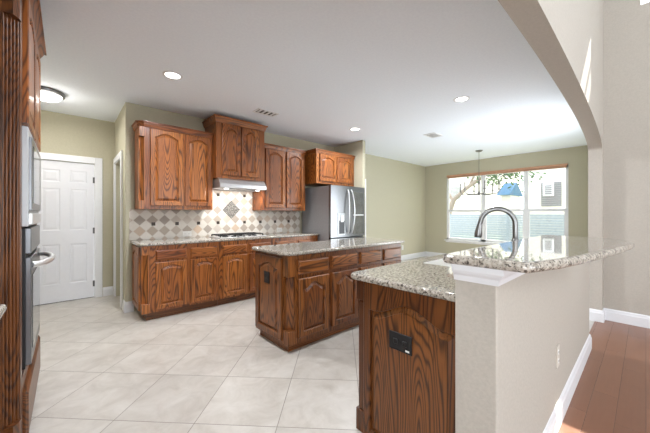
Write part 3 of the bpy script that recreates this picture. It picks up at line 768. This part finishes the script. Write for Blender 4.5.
# fluted clipped corner: blocks top and bottom
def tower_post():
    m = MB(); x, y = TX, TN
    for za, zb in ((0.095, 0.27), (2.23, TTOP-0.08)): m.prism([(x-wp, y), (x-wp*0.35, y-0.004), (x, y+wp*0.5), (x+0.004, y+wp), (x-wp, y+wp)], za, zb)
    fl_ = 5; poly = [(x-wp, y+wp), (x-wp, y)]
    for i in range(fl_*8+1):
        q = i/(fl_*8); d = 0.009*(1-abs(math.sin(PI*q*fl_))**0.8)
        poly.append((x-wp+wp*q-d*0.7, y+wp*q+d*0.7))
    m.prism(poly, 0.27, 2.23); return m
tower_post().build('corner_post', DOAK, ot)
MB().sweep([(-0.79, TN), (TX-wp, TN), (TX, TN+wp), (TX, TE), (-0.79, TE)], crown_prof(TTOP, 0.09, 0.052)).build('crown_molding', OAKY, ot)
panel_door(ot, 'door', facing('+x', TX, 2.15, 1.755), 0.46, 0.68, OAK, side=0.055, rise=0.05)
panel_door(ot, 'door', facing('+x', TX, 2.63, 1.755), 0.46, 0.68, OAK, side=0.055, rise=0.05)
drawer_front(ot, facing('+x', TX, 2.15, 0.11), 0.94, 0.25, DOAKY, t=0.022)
# microwave and oven let into the tower
mw = thing('built_in_microwave', 'white and steel microwave built into the oak tower above the oven', 'microwave', (TX, 2.5, 1.21))
MWY0, MWY1 = 2.14, 2.905
box(-0.55, -0.148, MWY0, MWY1, 1.215, 1.735, bev=0.004).build('trim_frame', plain('pale_trim_enamel', lin(186, 188, 191), 0.35, 0.2, nscale=20, namt=0.01), mw)
dm = box(-0.15, -0.136, MWY0+0.04, MWY1-0.05, 1.30, 1.69, bev=0.003).build('door', STEELF, mw)
box(-0.137, -0.133, MWY0+0.10, MWY1-0.22, 1.34, 1.65).build('door_glass', OVENGL, dm)
box(-0.15, -0.135, MWY0+0.04, MWY1-0.05, 1.225, 1.285, bev=0.003).build('vent_strip', STEELB, mw)
ov = thing('built_in_oven', 'stainless wall oven with bowed bar handle built into the oak tower', 'oven', (TX, 2.5, 0.46))
OY0, OY1 = 2.24, 2.90
box(-0.75, -0.165, OY0-0.02, OY1, 0.45, 1.205).build('housing', BLACK, ov)
box(-0.17, -0.143, OY0, OY1, 1.065, 1.205, bev=0.004).build('control_panel', STEELF, ov)
od = box(-0.168, -0.143, OY0, OY1, 0.46, 1.045, bev=0.004).build('door', STEELF, ov)
box(-0.1445, -0.1405, OY0+0.06, OY1-0.06, 0.53, 0.94).build('door_glass', OVENGL, od)
P_ = [(-0.145+0.075*math.sin(PI*k/18)**0.45, OY0+0.03+(OY1-OY0-0.06)*k/18, 1.0) for k in range(19)]
MB().tube(P_, 0.016, 12).build('handle', STEELB, od)
# lower counter run beside the tower (only its corner shows)
cn = thing('side_counter_cabinet', 'low oak counter cabinet with granite top at the lower left corner', 'cabinet', (-0.5, 1.3, 0))
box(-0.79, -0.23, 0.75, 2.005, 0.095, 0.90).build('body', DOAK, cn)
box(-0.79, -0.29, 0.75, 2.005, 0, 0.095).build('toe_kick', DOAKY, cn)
slab(round_poly([(-0.79, 0.72), (-0.172, 0.72), (-0.172, 1.655), (-0.24, 1.72), (-0.24, 2.005), (-0.79, 2.005)], [0, 0.02, 0.02, 0.02, 0, 0]), 0.90, 0.935).build('granite_top', GRAN, cn, smooth='slab')

# ================================================================== CEILING FIXTURES
def can(x, y, label, pw):
    t = thing('recessed_light', label, 'ceiling light', (x, y, HC), 'recessed ceiling lights')
    MB().lathe([(0.070, 0.0), (0.095, 0.0), (0.095, -0.004), (0.088, -0.008), (0.072, -0.006), (0.070, -0.002)], (x, y, HC), 32).build('trim_ring', TRIM, t)
    MB().lathe([(0.0, -0.001), (0.071, -0.001), (0.069, -0.005), (0.0, -0.006)], (x, y, HC), 32).build('lens', LENS, t)
    area('can_light', (x, y, HC-0.012), (0, 0, -1), 0.13, 0.13, pw, (0.93, 0.96, 1.0), 'DISK', 160)
can(0.83, 3.32, 'round recessed ceiling light in front of the hall end upper cabinets', 13)
can(3.68, 3.33, 'round recessed ceiling light near the cabinet over the refrigerator', 13)
can(3.725, 1.56, 'round recessed ceiling light over the peninsula near the arch', 13)
can(0.83, 1.56, 'unseen round recessed ceiling light added above the near end of the peninsula', 13)  # out-of-view fourth can, added to give the kitchen more light
def vent(x, y, w_, h_, label):
    t = thing('ceiling_vent', label, 'vent', (x, y, HC), 'ceiling air vents')
    m = MB(); m.box(x-w_/2, x+w_/2, y-h_/2, y-h_/2+0.025, HC-0.008, HC); m.box(x-w_/2, x+w_/2, y+h_/2-0.025, y+h_/2, HC-0.008, HC)
    for q in (-1, 1): m.box(x+q*(w_/2-0.0125)-0.0125, x+q*(w_/2-0.0125)+0.0125, y-h_/2+0.025, y+h_/2-0.025, HC-0.008, HC)
    m.build('frame', TRIM, t)
    box(x-w_/2+0.025, x+w_/2-0.025, y-h_/2+0.025, y+h_/2-0.025, HC-0.003, HC-0.001).build('duct_opening', BLACK, t)
    n = 4
    for k in range(n):
        xx = x-w_/2+0.06+(w_-0.12)*k/(n-1)
        box(xx-0.018, xx+0.018, y-h_/2+0.025, y+h_/2-0.025, HC-0.007, HC-0.004).build('louvre', TRIM, t)
vent(2.13, 3.64, 0.33, 0.18, 'white ceiling vent in front of the tall cabinet over the hood')
vent(5.03, 2.62, 0.32, 0.22, 'white ceiling vent between kitchen and breakfast nook')
fm_ = thing('flush_mount_light', 'round opal glass flush light with nickel rim on the hall ceiling', 'ceiling light', (-0.185, 4.76, HC))
MB().lathe([(0.0, 0), (0.17, 0), (0.178, -0.012), (0.172, -0.04), (0.150, -0.045), (0.0, -0.045)], (-0.185, 4.76, HC), 40).build('rim', NICKEL, fm_)
MB().lathe([(0.150, -0.042), (0.145, -0.06), (0.12, -0.085), (0.08, -0.102), (0.03, -0.110), (0.0, -0.111)], (-0.185, 4.76, HC), 40).build('glass_dome', DOME, fm_)
MB().lathe([(0.0, -0.108), (0.012, -0.110), (0.012, -0.120), (0.0, -0.126)], (-0.185, 4.76, HC), 12).build('finial', NICKEL, fm_)
d = bpy.data.lights.new('flush_bulb', 'POINT'); d.energy = 3; d.shadow_soft_size = 0.12; d.color = (1, 0.95, 0.88); o = bpy.data.objects.new('flush_bulb', d); C.objects.link(o); o.location = (-0.185, 4.76, 2.55)

area('flush_light_glow', (-0.185, 4.76, 2.62), (0, 0, -1), 0.26, 0.26, 6.0, (1, 0.98, 0.95), 'DISK')
# chandelier
cx, cy = 7.035, 2.556
ch = thing('chandelier', 'slim nickel chandelier with upright candle arms before the triple window', 'chandelier', (cx, cy, HC))
MB().lathe([(0, 0), (0.075, 0), (0.075, -0.012), (0.05, -0.03), (0.012, -0.04), (0, -0.04)], (cx, cy, HC), 24).build('canopy', NICKEL, ch)
MB().tube([(cx, cy, HC-0.03), (cx, cy, 2.05)], 0.006, 8).build('rod', NICKEL, ch)
MB().lathe([(0, 0), (0.012, 0.0), (0.03, 0.03), (0.03, 0.06), (0.014, 0.1), (0.014, 0.25), (0.028, 0.28), (0.012, 0.34), (0, 0.345)], (cx, cy, 1.71), 20).build('hub', NICKEL, ch)
for k in range(6):
    q = 2*PI*k/6+0.62; ux, uy = math.cos(q), math.sin(q)
    P_ = [(cx+ux*r, cy+uy*r, z) for r, z in ((0.02, 1.745), (0.15, 1.735), (0.30, 1.735), (0.37, 1.75), (0.40, 1.79), (0.40, 1.83))]
    ar = MB().tube(P_, 0.009, 8).build('arm', NICKEL, ch)
    MB().lathe([(0, 0), (0.03, 0.0), (0.034, 0.012), (0.014, 0.014), (0.014, 0.02), (0.0, 0.02)], (cx+ux*0.40, cy+uy*0.40, 1.825), 14).build('drip_cup', NICKEL, ar)
    MB().lathe([(0, 0), (0.011, 0.0), (0.011, 0.11), (0.014, 0.13), (0.010, 0.16), (0, 0.18)], (cx+ux*0.40, cy+uy*0.40, 1.84), 12).build('candle', NICKEL, ar)

# ================================================================== OUTSIDE
GRASS = plain('pale_lawn', lin(178, 186, 150), 0.9, nscale=6, namt=0.15)  # pale green lawn colour
struct('added_sun_block', MB().box(8.34, 9.7, -0.8, 7, 2.76, 2.86).box(5.6, 9.7, -0.9, 0.345, 2.76, 2.86), TRIM)  # unseen overhang added to keep direct sun out of the nook
struct('ground', box(8.4, 40, -20, 25, -0.2, -0.1), GRASS)
FENCE = plain('blue_grey_painted_boards', lin(158, 170, 186), 0.7, nscale=15, namt=0.08)
fe = thing('board_fence', 'blue grey horizontal board fence outside across the breakfast window', 'fence', (11.0, 2, -0.1))
m = MB()
for k in range(17): m.box(11.0, 11.02, -3, 9.5, -0.08+k*0.08, -0.08+k*0.08+0.073)
m.build('boards', FENCE, fe)
for y in (-2.9, -0.9, 1.1, 3.1, 5.1, 7.1, 9.1): box(11.02, 11.10, y-0.045, y+0.045, -0.1, 1.3).build('post', FENCE, fe)
STUCCO = plain('white_stucco', lin(226, 220, 212), 0.9, nscale=20, namt=0.03)
SIDING = plain('grey_siding', lin(140, 140, 142), 0.8, nscale=20, namt=0.04)
ROOFM = plain('blue_grey_shingle', lin(84, 122, 150), 0.8, nscale=25, namt=0.1)
def house(label, x, y0, y1, zt_, roofdir, wins, wall, gz=1.5, dep=5, ov=0.3):
    t = thing('neighbour_house', label, 'house', (x, (y0+y1)/2, -0.1))
    box(x, x+dep, y0, y1, -0.1, zt_).build('wall', wall, t)
    ym = (y0+y1)/2
    if roofdir: MB().prism([(y0-0.3, zt_), (y1+0.3, zt_), (ym, zt_+gz)], x-0.3, x+dep+0.3, 'x').build('roof', ROOFM, t)
    else: MB().prism([(x-0.4, zt_), (x+dep+0.4, zt_), (x+dep/2, zt_+gz)], y0-ov, y1+ov, 'y').build('roof', ROOFM, t)
    for (wy, wz, ww, wh) in wins:
        f = box(x-0.08, x+0.01, wy-ww/2, wy+ww/2, wz-wh/2, wz+wh/2).build('window', TRIM, t)
        mm = MB(); n = max(3, int(wh/0.12))
        for k in range(n): mm.box(x-0.10, x-0.08, wy-ww/2+0.08, wy+ww/2-0.08, wz-wh/2+0.08+(wh-0.16)*k/n, wz-wh/2+0.08+(wh-0.16)*(k+0.6)/n)
        mm.build('shutter', SIDING, f)
    return t
hs = house('white stucco house with louvred window seen through the right pane', 17, -3.0, 3.95, 7.0, False, [(3.08, 2.45, 0.42, 0.62), (0.6, 2.5, 0.9, 0.95)], STUCCO)
m = MB()
for k in range(12): m.box(16.96, 17.0, 2.60, 3.36, 1.66+k*0.095, 1.66+k*0.095+0.085)
m.build('siding_panel', SIDING, hs)
house('small shed with blue roof seen through the middle pane', 15.0, 4.1, 4.5, 2.15, False, [], STUCCO, gz=0.62, dep=1.4, ov=0.06)
house('pale house behind the fence seen through the left pane', 23.5, 7.0, 16, 8.0, True, [(10.3, 3.0, 1.0, 1.2)], STUCCO)
BARK = plain('grey_bark', lin(150, 138, 126), 0.9, nscale=30, namt=0.15)
LEAF = plain('green_leaves', lin(92, 118, 82), 0.8, nscale=10, namt=0.2)
tr = thing('tree', 'leafy tree with a long slanting branch outside the breakfast window', 'tree', (13.2, 6.2, -0.1))
MB().tube([(13.2, 6.2, -0.1), (13.2, 6.15, 1.2), (13.25, 5.9, 2.0)], [0.16, 0.13, 0.11], 10).build('trunk', BARK, tr)
for P_, r in (([(13.25, 5.9, 1.95), (13.2, 5.3, 2.45), (13.2, 4.6, 2.9), (13.2, 3.9, 3.6)], [0.1, 0.085, 0.07, 0.03]), ([(13.25, 5.95, 1.9), (13.3, 6.5, 2.8), (13.3, 6.9, 3.8)], [0.08, 0.06, 0.03]), ([(13.2, 5.2, 2.5), (13.2, 4.9, 3.2), (13.2, 4.7, 3.9)], [0.06, 0.04, 0.02])):
    MB().tube(P_, r, 8).build('branch', BARK, tr)
m = MB()
for k in range(1500):
    c = random.choice([(13.2, 4.2, 3.0), (13.2, 4.6, 3.2), (13.3, 6.8, 4.0), (13.2, 3.5, 2.95), (13.3, 5.4, 3.9)])
    p = Vector((random.gauss(c[0], 0.25), random.gauss(c[1], 0.38), random.gauss(c[2], 0.25)))
    n_ = Vector((random.uniform(-1, 1), random.uniform(-1, 1), random.uniform(-1, 1))).normalized(); u = n_.orthogonal().normalized()*0.07; v = n_.cross(u)*0.55
    m.bm.faces.new([m.bm.verts.new(p+q) for q in (u, v, -u, -v)])
m.build('foliage', LEAF, tr)
